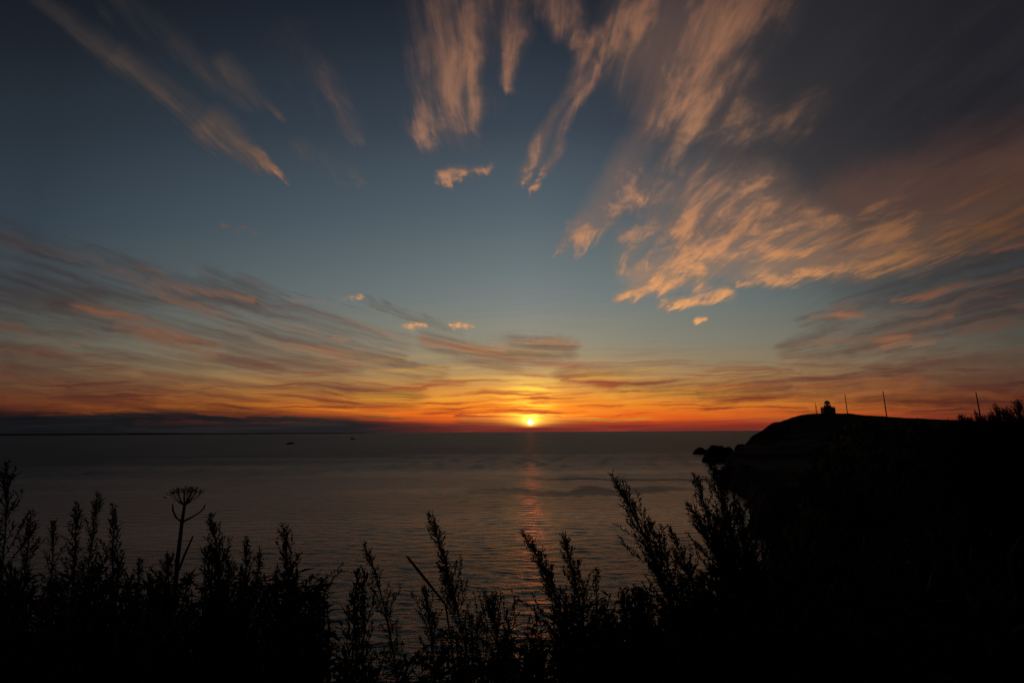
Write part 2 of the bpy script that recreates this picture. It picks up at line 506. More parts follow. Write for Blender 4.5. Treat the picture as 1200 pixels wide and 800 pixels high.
# ================================================================== object helpers
class MB:
    """collects faces of several shapes for ONE mesh object"""
    def __init__(self):
        self.v, self.f = [], []

    def add(self, vs, fs):
        o = len(self.v)
        self.v.extend(tuple(p) for p in vs)
        self.f.extend(tuple(i + o for i in f) for f in fs)

    def tube(self, pts, radii, n=5, cap=True):
        pts = [Vector(p) for p in pts]
        vs, fs = [], []
        for i, p in enumerate(pts):
            d = (pts[min(i + 1, len(pts) - 1)] - pts[max(i - 1, 0)])
            d = d.normalized() if d.length > 1e-9 else Vector((0, 0, 1))
            a = d.cross(Vector((1, 0, 0)) if abs(d.x) < .8 else Vector((0, 1, 0))).normalized()
            b = d.cross(a)
            for k in range(n):
                t = 2 * math.pi * k / n
                vs.append(p + (a * math.cos(t) + b * math.sin(t)) * radii[i])
        for i in range(len(pts) - 1):
            for k in range(n):
                fs.append((i * n + k, i * n + (k + 1) % n, (i + 1) * n + (k + 1) % n, (i + 1) * n + k))
        if cap:
            fs.append(tuple(range(n))[::-1])
            fs.append(tuple(range((len(pts) - 1) * n, len(pts) * n)))
        self.add(vs, fs)

    def leaf(self, p, d, nrm, L, W, droop=0.0):
        """narrow pointed blade with a fold along the midrib"""
        d = d.normalized()
        s = d.cross(nrm)
        s = s.normalized() if s.length > 1e-6 else Vector((1, 0, 0))
        up = s.cross(d)
        m = p + d * L * .45
        e = p + d * L - Vector((0, 0, droop * L))
        self.add([p, m + s * W * .5 + up * W * .2, e, m - s * W * .5 + up * W * .2, m - up * W * .08],
                 [(0, 1, 4), (1, 2, 4), (2, 3, 4), (3, 0, 4)])

    def bud(self, p, d, L, W):
        d = d.normalized()
        a = d.cross(Vector((.3, .9, .2))).normalized() * W * .5
        b = d.cross(a).normalized() * W * .5
        m = p + d * L * .5
        self.add([p, m + a, m + b, m - a, m - b, p + d * L],
                 [(0, 2, 1), (0, 3, 2), (0, 4, 3), (0, 1, 4), (5, 1, 2), (5, 2, 3), (5, 3, 4), (5, 4, 1)])

    def lathe(self, prof, n=24, c=(0, 0, 0)):
        c = Vector(c)
        vs, fs = [], []
        for r, z in prof:
            for k in range(n):
                t = 2 * math.pi * k / n
                vs.append(c + Vector((r * math.cos(t), r * math.sin(t), z)))
        for i in range(len(prof) - 1):
            for k in range(n):
                fs.append((i * n + k, i * n + (k + 1) % n, (i + 1) * n + (k + 1) % n, (i + 1) * n + k))
        fs.append(tuple(range(n))[::-1])
        fs.append(tuple(range((len(prof) - 1) * n, len(prof) * n)))
        self.add(vs, fs)

    def box(self, c, s):
        c, s = Vector(c), Vector(s) * .5
        vs = [c + Vector((a * s.x, b * s.y, d * s.z)) for a in (-1, 1) for b in (-1, 1) for d in (-1, 1)]
        self.add(vs, [(0, 1, 3, 2), (4, 6, 7, 5), (0, 4, 5, 1), (2, 3, 7, 6), (0, 2, 6, 4), (1, 5, 7, 3)])

    def build(self, name, mat, parent=None, smooth=False, bevel=0.0):
        me = bpy.data.meshes.new(name)
        me.from_pydata(self.v, [], self.f)
        me.update()
        me.materials.append(mat)
        if smooth:
            me.shade_smooth()
        o = bpy.data.objects.new(name, me)
        COL.objects.link(o)
        if parent:
            o.parent = parent
        if bevel:
            b = o.modifiers.new('bevel', 'BEVEL')
            b.width = bevel
            b.segments = 2
        return o


def empty(name, loc, rz=0.0):
    o = bpy.data.objects.new(name, None)
    COL.objects.link(o)
    o.location = loc
    o.rotation_euler.z = rz
    o.empty_display_size = .1
    return o


def tag(o, label, cat, group=None):
    o['label'] = label
    o['category'] = cat
    if group:
        o['group'] = group
    return o


def structure(o, label=None):
    o['kind'] = 'structure'
    if label:
        o['label'] = label
    return o


def fbm(p, o=4):
    return mnoise.fractal(Vector(p), 1.0, 2.0, o)


# ================================================================== sea
# flat rings far out and behind, and a fan of real waves in front; one object
import numpy as np
NS = 96
RR = [0, 25, 120, 400, 1500, 4000, 15000, 45000]
K0, K1 = 7, 41                                        # sectors of the wave fan (26.25 to 153.75 degrees)
vs = [(0.0, 0.0, 0.0)]
fs = []
for r in RR[1:]:
    for k in range(NS):
        t = 2 * math.pi * k / NS
        vs.append((r * math.cos(t), r * math.sin(t), 0.0))
for k in range(NS):
    fs.append((0, 0, 1 + k, 1 + (k + 1) % NS))
for i in range(len(RR) - 2):
    for k in range(NS):
        if RR[i + 1] >= 25 and RR[i + 2] <= 4000 and K0 <= k < K1:
            continue
        a = 1 + i * NS
        fs.append((a + k, a + NS + k, a + NS + (k + 1) % NS, a + (k + 1) % NS))
base_v = np.array(vs)
tri = np.array([f[1:] if f[0] == f[1] else f[:3] for f in fs] + [(f[0], f[2], f[3]) for f in fs if f[0] != f[1]])
rad = [25.0]
while rad[-1] < 4000:
    rad.append(rad[-1] + max(.16, rad[-1] * (.0042 if rad[-1] < 150 or rad[-1] > 700 else .0032)))
rad[-1] = 4000.0
rad = np.array(rad)
NA = 1150
ang_ = np.linspace(R(26.25), R(153.75), NA)
rr, aa = np.meshgrid(rad, ang_, indexing='ij')
wxp, wyp = rr * np.cos(aa), rr * np.sin(aa)
rng = np.random.default_rng(7)
zz = np.zeros_like(wxp)
NWAVE = 98
for q in range(NWAVE):
    L = .42 * (4.0 / .42) ** ((q + rng.random()) / (NWAVE - 18))
    th = R(88) + rng.normal(0, .34)
    kx, ky = 2 * math.pi / L * math.cos(th), 2 * math.pi / L * math.sin(th)
    amp = SEA_SLOPE * L / (2 * math.pi) * math.sqrt(2.0 / NWAVE)
    amp *= 1.0 if L < 1.3 else (1.3 / L) ** .7
    res = np.maximum(.16, rr * .0042)
    far_only = 1.0
    if q >= NWAVE - 18:                               # longer waves belong to the open water
        L = rng.uniform(4.0, 9.5)
        th = R(88) + rng.normal(0, .40)
        kx, ky = 2 * math.pi / L * math.cos(th), 2 * math.pi / L * math.sin(th)
        amp = .06 * L / (2 * math.pi) * math.sqrt(2.0 / 18)
        far_only = np.clip((rr - 140) / 220, 0, 1)
    keep = far_only * np.clip((L / res - 2.5) / 2.0, 0, 1)
    ph = kx * wxp + ky * wyp + rng.random() * 6.283 + .8 * np.sin(wxp * .013 + q) + .8 * np.sin(wyp * .011 + 2 * q)
    zz += amp * keep * np.sin(ph)
# patches of calmer and rougher water
patch = .5 + .25 * (np.sin(wxp * .011 + 2.1 * np.sin(wyp * .013)) * np.sin(wyp * .028 + 1.7 * np.sin(wxp * .006 + 1)))
patch += .22 * np.sin(wyp * .055 + 2.4 * np.sin(wxp * .009) + .6)
gust = np.exp(-((wyp - 192 - 7 * np.sin(wxp * .05) - 4 * np.sin(wxp * .13 + 1)) / 9) ** 2) / (1 + np.exp(-(wxp + 36) / 8)) / (1 + np.exp((wxp - 62) / 9))
gust += .8 * np.exp(-((wyp - 238 + .12 * wxp - 6 * np.sin(wxp * .06)) / 7) ** 2) / (1 + np.exp(-(wxp - 4) / 8)) / (1 + np.exp((wxp - 105) / 9))
zz *= .85 + .3 * patch + .9 * gust
edge = np.clip(np.minimum(aa - ang_[0], ang_[-1] - aa) / R(4), 0, 1) * np.clip((rr - 25) / 4, 0, 1) * np.clip((4000 - rr) / 1200, 0, 1)
zz *= edge
nr, na = rr.shape
fan = np.stack([wxp, wyp, zz], -1).reshape(-1, 3)
o0 = len(base_v)
ii = (np.arange(nr - 1)[:, None] * na + np.arange(na - 1)[None, :]).ravel() + o0
quads = np.stack([ii, ii + na, ii + na + 1, ii + 1], 1)
allv = np.concatenate([base_v, fan]).astype(np.float32)
me = bpy.data.meshes.new('sea')
me.vertices.add(len(allv))
me.vertices.foreach_set('co', allv.ravel())
loops = np.concatenate([tri.ravel(), quads.ravel()]).astype(np.int32)
starts = np.concatenate([np.arange(len(tri)) * 3, len(tri) * 3 + np.arange(len(quads)) * 4]).astype(np.int32)
me.loops.add(len(loops))
me.loops.foreach_set('vertex_index', loops)
me.polygons.add(len(starts))
me.polygons.foreach_set('loop_start', starts)
me.update(calc_edges=True)
me.validate()
me.materials.append(M_SEA)
me.shade_smooth()
sea = bpy.data.objects.new('sea', me)
COL.objects.link(sea)
structure(sea, 'dark rippled evening sea under the sunset')

# ================================================================== low coast on the horizon
mb = MB()
vs, fs = [], []
NC = 90
for i in range(NC + 1):
    f = i / NC
    px = -120 + f * 565
    dep = 15000 - 2500 * f
    d = ray(px, 500)
    b = Vector((d.x / d.y * dep, dep, 0))
    h = (44 * (1 - f) ** .6 + 6) * (1 + .16 * fbm((f * 9, 3, 0), 3)) * min(1, (1 - f) * 22 + .05)
    out = Vector((d.x, d.y, 0)).normalized()
    vs += [b - out * 900 + Vector((0, 0, -3)), b - out * 500 + Vector((0, 0, h * .55)), b + Vector((0, 0, h)), b + out * 1500 + Vector((0, 0, h * .6)),
           b + out * 2600 + Vector((0, 0, -3))]
for i in range(NC):
    for k in range(4):
        a = i * 5 + k
        fs.append((a, a + 5, a + 6, a + 1))
mb.add(vs, fs)
structure(mb.build('hills', M_FAR, smooth=True), 'low dark coast along the left horizon')


# ================================================================== land
def bank_z(px, py):
    """ground of the near slope: level to the right, falling to the sea in front and on the left"""
    ax, ay = .95, 1.05
    nx, ny = -1 / 1.21, .68 / 1.21            # edge runs along (0.68, 1)
    rx, ry = px - ax, py - ay
    along = (rx * .68 + ry) / 1.21
    if along > 0:
        d = rx * nx + ry * ny
    else:
        d = max(ry, rx * nx + ry * ny) if ry > 0 else ry
    top = 20.35 + .016 * max(py, 0) + .06 * max(px, 0) / (1 + .02 * abs(px)) + .10 * fbm((px * .35, py * .35, 1), 3)
    if d <= 0:
        return top
    s = d * d / (d + .6)
    return top - .82 * s - 1.5 * max(0, d - 1.5) + .25 * min(1, d / 3) * fbm((px * .2, py * .2, 7), 3)


coast = [on_sea(*q) for q in ((1010, 740), (935, 660), (906, 633), (884, 612), (873, 602), (874, 579), (857, 576), (849, 572), (847, 566), (849, 556), (856, 549),
                              (866, 541.5), (872, 536), (880, 531), (889, 527), (897, 524))]
coast = [(p.x, p.y) for p in coast]
coast += [(345, 600), (380, 660), (520, 660), (520, 40), (45, 30)]


def coast_dist(x, y):
    inside = False
    best = 1e9
    n = len(coast)
    for i in range(n):
        x1, y1 = coast[i]
        x2, y2 = coast[(i + 1) % n]
        if (y1 > y) != (y2 > y) and x < (x2 - x1) * (y - y1) / (y2 - y1) + x1:
            inside = not inside
        dx, dy = x2 - x1, y2 - y1
        t = max(0, min(1, ((x - x1) * dx + (y - y1) * dy) / (dx * dx + dy * dy)))
        best = min(best, math.hypot(x - x1 - t * dx, y - y1 - t * dy))
    return best if inside else -best


ridge = []
for px, py, dep in ((882, 521, 455), (894, 509, 455), (900, 500, 450), (911, 493.8, 440), (930, 491, 425), (946, 488, 410), (953, 484.8, 398), (965, 484, 385), (982, 484.6, 375),
                    (1010, 487, 355), (1036, 490, 335), (1060, 492.5, 318), (1090, 496, 300), (1130, 498, 275), (1200, 499, 250), (1290, 499, 230),
                    (870, 524, 420), (852, 545, 185), (866, 540, 210), (885, 530, 240), (930, 520, 240), (1000, 510, 240),
                    (876, 590, 132), (900, 575, 120), (960, 560, 110), (1040, 540, 110), (1150, 525, 110)):
    p = at_depth(px, py, dep)
    ridge.append((p.x, p.y, p.z))
for px, py, dep in ((876, 523, 480), (884, 519, 500), (891, 513, 520), (886, 518, 540), (892, 511, 570), (894, 508, 600), (900, 502, 600), (905, 499, 640),
                    (868, 528, 280), (880, 524, 290), (882, 523, 325), (886, 520, 345), (890, 516, 365), (893, 511, 390), (898, 506, 345), (902, 502, 380), (894, 514, 320), (872, 529, 330), (876, 526, 400)):
    p = at_depth(px, py, dep)
    ridge.append((p.x, p.y, max(1.0, p.z)))
for px, dep in ((955, 560), (1000, 540), (1080, 500), (1200, 420)):
    p = at_depth(px, 500, dep)
    ridge.append((p.x, p.y, 20.0))


def headland_z(x, y):
    d = coast_dist(x, y)
    if d < -14:
        return -6.0
    sw = sz = 0
    for a, b, c in ridge:
        w = 1 / ((x - a) ** 2 + (y - b) ** 2 + 16) ** 1.7
        sw += w
        sz += w * c
    top = sz / sw
    d += 3.5 * fbm((x * .05, y * .05, 2), 4)
    t = max(0, min(1, (d + 1.5) / max(5.0, top * .55)))
    t = t ** .8
    rough = fbm((x * .09, y * .09, 5), 5)
    z = -2.5 + (top + 2.5) * t
    z += rough * (2.2 * (1 - t) + .5) * min(1, t * 5)
    return z


XS = [20 + 2.6 * i for i in range(150)]
YS = [46 + 2.6 * i for i in range(200)]
mb = MB()
vs, fs = [], []
for yv in YS:
    for xv in XS:
        z = headland_z(xv, yv)
        if yv < 150:
            z = max(z, min(bank_z(xv, yv), 19) if yv < 105 else -6)
        vs.append((xv, yv, z))
W = len(XS)
for j in range(len(YS) - 1):
    for i in range(W - 1):
        a = j * W + i
        q = (a, a + 1, a + W + 1, a + W)
        if max(vs[k][2] for k in q) > -5:
            fs.append(q)
used = sorted({i for f in fs for i in f})
remap = {o: n for n, o in enumerate(used)}
mb.add([vs[o] for o in used], [tuple(remap[i] for i in f) for f in fs])
structure(mb.build('headland', M_CLIFF, smooth=False), 'black rocky headland running out to sea on the right')

# near slope the photographer stands on
mb = MB()
vs, fs = [], []


def spread_axis(a, b, fine_, grow):
    out, s = [0.0], fine_
    while out[-1] < b:
        out.append(out[-1] + s)
        s *= grow
    neg, s = [], fine_
    p = 0.0
    while p > a:
        p -= s
        s *= grow
        neg.append(p)
    return neg[::-1] + out


XA = spread_axis(-60, 90, .22, 1.045)
YA = spread_axis(-25, 62, .22, 1.045)
for yv in YA:
    for xv in XA:
        vs.append((xv, yv + 1, max(bank_z(xv, yv + 1), -3)))
W = len(XA)
for j in range(len(YA) - 1):
    for i in range(W - 1):
        a = j * W + i
        fs.append((a, a + 1, a + W + 1, a + W))
mb.add(vs, fs)
structure(mb.build('grassy_slope', M_SOIL, smooth=True), 'dark overgrown slope falling to the sea in the foreground')


# ================================================================== sea rocks
def sea_rock(pxs, top_pts, base_y, label, seed, grp):
    """rock standing in the water; outline heights follow the photograph, depth and back are real"""
    c = on_sea((pxs[0] + pxs[1]) / 2, base_y)
    dep = c.y
    sc = dep / FOC
    wid = (pxs[1] - pxs[0]) * sc
    thick = wid * .55
    root_z = -1.5
    NX, NY = 34, 14
    v, f = [], []
    for j in range(NY + 1):
        q = -1 + 2 * j / NY
        for i in range(NX + 1):
            p = i / NX
            px = pxs[0] + (pxs[1] - pxs[0]) * p
            ty = None
            for (xa, ya), (xb, yb) in zip(top_pts, top_pts[1:]):
                if xa <= px <= xb + 1e-6:
                    ty = ya + (yb - ya) * (px - xa) / (xb - xa)
                    break
            h = max(.2, (base_y - ty) * sc)
            prof = max(0.0, 1 - abs(q) ** 2.6) * (1 - .25 * max(0, -q))
            n = fbm((p * 6 + seed, q * 3, seed), 4)
            z = root_z + (h - root_z) * prof * (1 + .20 * n + .10 * abs(fbm((p * 17 + seed, q * 8, 2), 3)))
            v.append(((p - .5) * wid + .5 * n * sc, q * thick * .5 * (1 + .2 * n) * (1.15 - .9 * abs(p - .5)), z))
    for j in range(NY):
        for i in range(NX):
            a = j * (NX + 1) + i
            f.append((a, a + 1, a + NX + 2, a + NX + 1))
    m = MB()
    m.add(v, f)
    o = m.build('sea_rock', M_ROCK)
    o.location = (c.x, c.y + thick * .35, 0)
    tag(o, label, 'rock', grp)
    return o


G_ROCK = 'rocks standing in the sea off the headland'
sea_rock((814, 832), [(814, 530.5), (816.5, 528), (820, 525.6), (823.5, 525), (826.5, 526), (829, 529), (832, 530.5)], 532,
         'small pointed black rock alone in the water furthest from the headland', 2, G_ROCK)
sea_rock((828, 866), [(828, 538), (832, 531), (836, 526), (841, 524.3), (846, 523.8), (850, 525), (856, 526), (862, 527), (866, 533)], 541.5,
         'large rounded black sea rock between the small rock and the cliff foot', 5, G_ROCK)
sea_rock((862, 880), [(862, 530), (865, 524), (868, 521.6), (872, 521.8), (876, 523), (880, 526)], 534,
         'broad low rock hump just left of the thin rock pinnacle', 9, G_ROCK)
sea_rock((877, 887), [(877, 526), (879.5, 519.5), (881, 518), (882.4, 519.5), (884.5, 522), (887, 524)], 531,
         'thin upright rock pinnacle at the foot of the far cliff', 12, G_ROCK)
sea_rock((334, 344), [(334, 520), (336, 518.7), (339, 518.4), (341.5, 518.9), (344, 520)], 520.2,
         'flat black rock far out on the left part of the sea', 15, None)

# ================================================================== fishing boat, far out
bp = on_sea(413.5, 514.6)
bt = tag(empty('fishing_boat', (bp.x, bp.y, 0), R(15)), 'tiny dark fishing boat far out on the water left of the sun', 'boat')
m = MB()
sec = []
Lb = 17.0
for i in range(13):
    t = i / 12
    xx = (t - .5) * Lb
    wdt = 2.3 * (1 - max(0, t - .55) ** 2 * 4.6) * (.86 + .14 * min(1, t * 5))
    wdt = max(.06, wdt)
    top = 1.9 + 1.7 * max(0, t - .45) ** 1.6 * 2 + .3 * (1 - t) ** 3
    sec.append([(xx, -wdt, top), (xx, -wdt * .8, .4), (xx, 0, -.9), (xx, wdt * .8, .4), (xx, wdt, top)])
for s_ in sec:
    m.v.extend(s_)
for i in range(12):
    for k in range(4):
        a = i * 5 + k
        m.f.append((a, a + 5, a + 6, a + 1))
    m.f.append((i * 5 + 4, i * 5 + 9, i * 5 + 5, i * 5))
m.f.append((0, 1, 2, 3, 4))
m.f.append((60, 64, 63, 62, 61))
m.build('hull', M_BOAT, bt)
m = MB()
m.box((-2.8, 0, 3.9), (5.6, 3.2, 3.9))
m.build('wheelhouse', M_CABIN, bt, bevel=.15)
m = MB()
m.box((-2.6, 0, 6.05), (6.2, 3.6, .3))
m.build('roof', M_BOAT, bt, bevel=.06)
m = MB()
m.tube([(-3.5, 0, 6.2), (-3.5, 0, 9.6)], [.16, .09], 8)
m.tube([(-3.5, -1.0, 8.3), (-3.5, 1.0, 8.3)], [.07, .07], 6)
m.build('mast', M_BOAT, bt)

# ================================================================== lighthouse
LD = 385.0
lp = at_depth(971, 484.3, LD)
LSC = LD / FOC
lz = lp.z - .9
lh = tag(empty('lighthouse', (lp.x, lp.y, lz), R(-12)), 'squat lighthouse with a domed glass lantern on a wide block, on top of the headland', 'lighthouse')
BW, BH = 11.9 * LSC, 6.1 * LSC + .9
m = MB()
m.box((0, 0, BH / 2), (BW, BW * .8, BH))
wall = m.build('wall', M_WALL, lh, bevel=.08)
m = MB()
m.box((0, 0, BH + .16), (BW + .9, BW * .8 + .9, .32))
m.build('roof_slab', M_WALL, lh, bevel=.05)
m = MB()
for a in (-1, 1):
    m.box((a * (BW * .5 - .1), 0, BH + .85), (.09, BW * .8, .09))
    m.box((0, a * (BW * .4 - .1), BH + .85), (BW, .09, .09))
    m.box((a * (BW * .5 - .1), 0, BH + 1.25), (.09, BW * .8, .09))
    m.box((0, a * (BW * .4 - .1), BH + 1.25), (BW, .09, .09))
for i in range(9):
    xx = -BW * .5 + .1 + (BW - .2) * i / 8
    for a in (-1, 1):
        m.box((xx, a * (BW * .4 - .1), BH + .8), (.08, .08, .96))
for i in range(1, 7):
    yy_ = -BW * .4 + .1 + (BW * .8 - .2) * i / 7
    for a in (-1, 1):
        m.box((a * (BW * .5 - .1), yy_, BH + .8), (.08, .08, .96))
m.build('railing', M_RED, lh)
for xx in (-BW * .30, BW * .30):
    m = MB()
    m.box((xx, -BW * .4 - .03, BH * .62), (1.0, .1, 1.2))
    w_ = m.build('window', M_DOOR, lh)
m = MB()
m.box((0, -BW * .4 - .04, 1.15 + .5), (1.15, .12, 2.3))
m.build('door', M_DOOR, lh)
r0 = 2.0
m = MB()
m.lathe([(r0 + .5, BH + .32), (r0 + .5, BH + 1.5), (r0 + .75, BH + 1.62), (r0 + .75, BH + 1.85)], 28)
m.build('lantern_base', M_WALL, lh)
z0 = BH + 1.85
m = MB()
m.lathe([(r0 - .05, z0), (r0 - .05, z0 + 2.0), (r0 - .10, z0 + 2.0), (r0 - .10, z0)], 24)
m.build('lantern_glass', M_GLASS, lh)
m = MB()
for k in range(8):
    t = 2 * math.pi * (k + .3) / 8
    m = MB()
    m.tube([(r0 * math.cos(t), r0 * math.sin(t), z0), (r0 * math.cos(t), r0 * math.sin(t), z0 + 2.0)], [.11, .11], 6)
    m.build('glazing_bar', M_IRON, lh)
m = MB()
m.lathe([(.5, z0), (.5, z0 + .35), (1.0, z0 + .5), (1.1, z0 + 1.0), (.95, z0 + 1.5), (.4, z0 + 1.8)], 16)
m.build('lamp_lens', M_ROOF, lh)
z1 = z0 + 2.0
m = MB()
m.lathe([(r0 + .12, z1), (r0 + .14, z1 + .2), (r0 * 1.0, z1 + .7), (r0 * .84, z1 + 1.3), (r0 * .5, z1 + 1.75), (r0 * .2, z1 + 1.95)], 28)
m.build('dome', M_ROOF, lh, smooth=True)
m = MB()
m.lathe([(.26, z1 + 1.85), (.34, z1 + 2.15), (.24, z1 + 2.4), (.09, z1 + 2.5), (.05, z1 + 3.2)], 12)
m.build('finial', M_IRON, lh)

# ================================================================== poles and the cable between them
G_POLE = 'utility poles along the headland ridge'
pole_top = []


def utility_pole(top, base, dep, label, r=.17, arm=False):
    a, b = at_depth(*top, dep), at_depth(*base, dep)
    gz = b.z - 2.0
    e = tag(empty('utility_pole', (a.x, a.y, gz)), label, 'pole', G_POLE)
    h = a.z - gz
    m = MB()
    m.tube([(.0, 0, 0), (.05, 0, h * .5), (.0, 0, h)], [r * 1.25, r * 1.1, r * .8], 10)
    m.build('shaft', M_POLE, e)
    m = MB()
    m.lathe([(r * .85, h), (r * .7, h + .12), (.03, h + .22)], 10)
    m.build('cap', M_IRON, e)
    m = MB()
    m.box((0, 0, h * .58), (.5, .5, .10))
    m.tube([(.24, 0, h * .58), (.24, 0, h * .58 + .3)], [.07, .05], 8)
    m.build('cable_bracket', M_IRON, e)
    pole_top.append(Vector((a.x, a.y, gz)) + Vector((.24, 0, h * .58 + .3)))
    return e


utility_pole((990.3, 461.5), (991.5, 485), 372, 'utility pole standing closest to the right of the lighthouse', .26)
utility_pole((1035, 458.5), (1036.5, 490), 290, 'tall utility pole halfway down the ridge between the lighthouse and the shrubs', .26)
utility_pole((1144, 460), (1146.5, 492), 240, 'utility pole rising behind the shrubs at the right end of the ridge', .24)
utility_pole((1330, 455), (1333, 492), 200, 'utility pole beyond the right end of the ridge', .24)
# slim double mast left of the lighthouse
a, b = at_depth(955.3, 470.5, 395), at_depth(956, 484, 395)
e = tag(empty('antenna_mast', (a.x, a.y, b.z - 1.5)), 'short slim antenna mast with a side arm, left of the lighthouse', 'mast')
h = a.z - b.z + 1.5
m = MB()
m.tube([(0, 0, 0), (0, 0, h)], [.24, .16], 10)
m.build('shaft', M_POLE, e)
m = MB()
m.tube([(.75, 0, 0), (.75, 0, h * .72)], [.16, .12], 8)
m.build('side_post', M_POLE, e)
m = MB()
m.tube([(-.2, 0, h * .6), (.95, 0, h * .6)], [.09, .09], 8)
m.build('crossarm', M_IRON, e)
labels = ['thin cable sagging between the pole by the lighthouse and the next pole down the ridge',
          'thin cable sagging across the orange sky to the pole behind the shrubs',
          'thin cable leaving the pole behind the shrubs to the right']
for (a, b), lb in zip(zip(pole_top, pole_top[1:]), labels):
    m = MB()
    pts = []
    for i in range(25):
        t = i / 24
        p = a.lerp(b, t)
        p.z -= (b - a).length * .022 * 4 * t * (1 - t)
        pts.append(p)
    m.tube(pts, [.045] * 25, 6)
    tag(m.build('overhead_cable', M_IRON), lb, 'cable', 'cables between the utility poles')

# ================================================================== foreground plants
G_MUG = 'mugwort plants along the near slope'


def curve(a, c, b, n):
    return [a * (1 - t) ** 2 + c * (2 * t * (1 - t)) + b * t * t for t in [i / n for i in range(n + 1)]]


def pinnate(mb, p, d, nrm, L, rnd, lobes=4):
    """deeply cut mugwort leaf: a rib with narrow pointed lobes"""
    d = d.normalized()
    s = d.cross(nrm).normalized()
    droop = Vector((0, 0, -.25 * L))
    mb.leaf(p, d * L + droop, nrm, L * 1.02, L * .15)
    for i in range(lobes):
        t = .25 + .62 * i / max(1, lobes - 1)
        q = p + d * L * t + droop * t * t
        for sg in (-1, 1):
            dd = d * .75 + s * sg * rnd.uniform(.7, 1.05) + Vector((0, 0, rnd.uniform(-.25, .2)))
            mb.leaf(q, dd, nrm, L * rnd.uniform(.34, .5) * (1.05 - .45 * abs(t - .45)), L * rnd.uniform(.09, .15))


def spray(mb, p, d, L, rnd, heads, side=None):
    """one flowering branch: thin axis, clustered small heads, narrow bracts"""
    up = Vector((0, 0, 1))
    e = p + d * L
    c = p + d * L * .55 - up * L * .06 + Vector((rnd.uniform(-.06, .06), rnd.uniform(-.06, .06), 0)) * L
    e = e + up * L * .12
    pts = curve(p, c, e, 4)
    mb.tube(pts, [.0016, .0014, .0012, .0010, .0006], 3, cap=False)
    for i in range(heads):
        t = (i + rnd.random()) / heads
        t = .12 + .88 * t
        q = p * (1 - t) ** 2 + c * (2 * t * (1 - t)) + e * t * t
        dd = (d + Vector((rnd.uniform(-1, 1), rnd.uniform(-1, 1), rnd.uniform(-.7, .9))) * .9)
        k = rnd.random()
        if k < .66:
            mb.bud(q, dd, rnd.uniform(.008, .015), rnd.uniform(.0045, .0075))
        else:
            mb.leaf(q, dd, Vector((rnd.uniform(-1, 1), rnd.uniform(-1, 1), 1)), rnd.uniform(.018, .038), rnd.uniform(.0035, .0065))


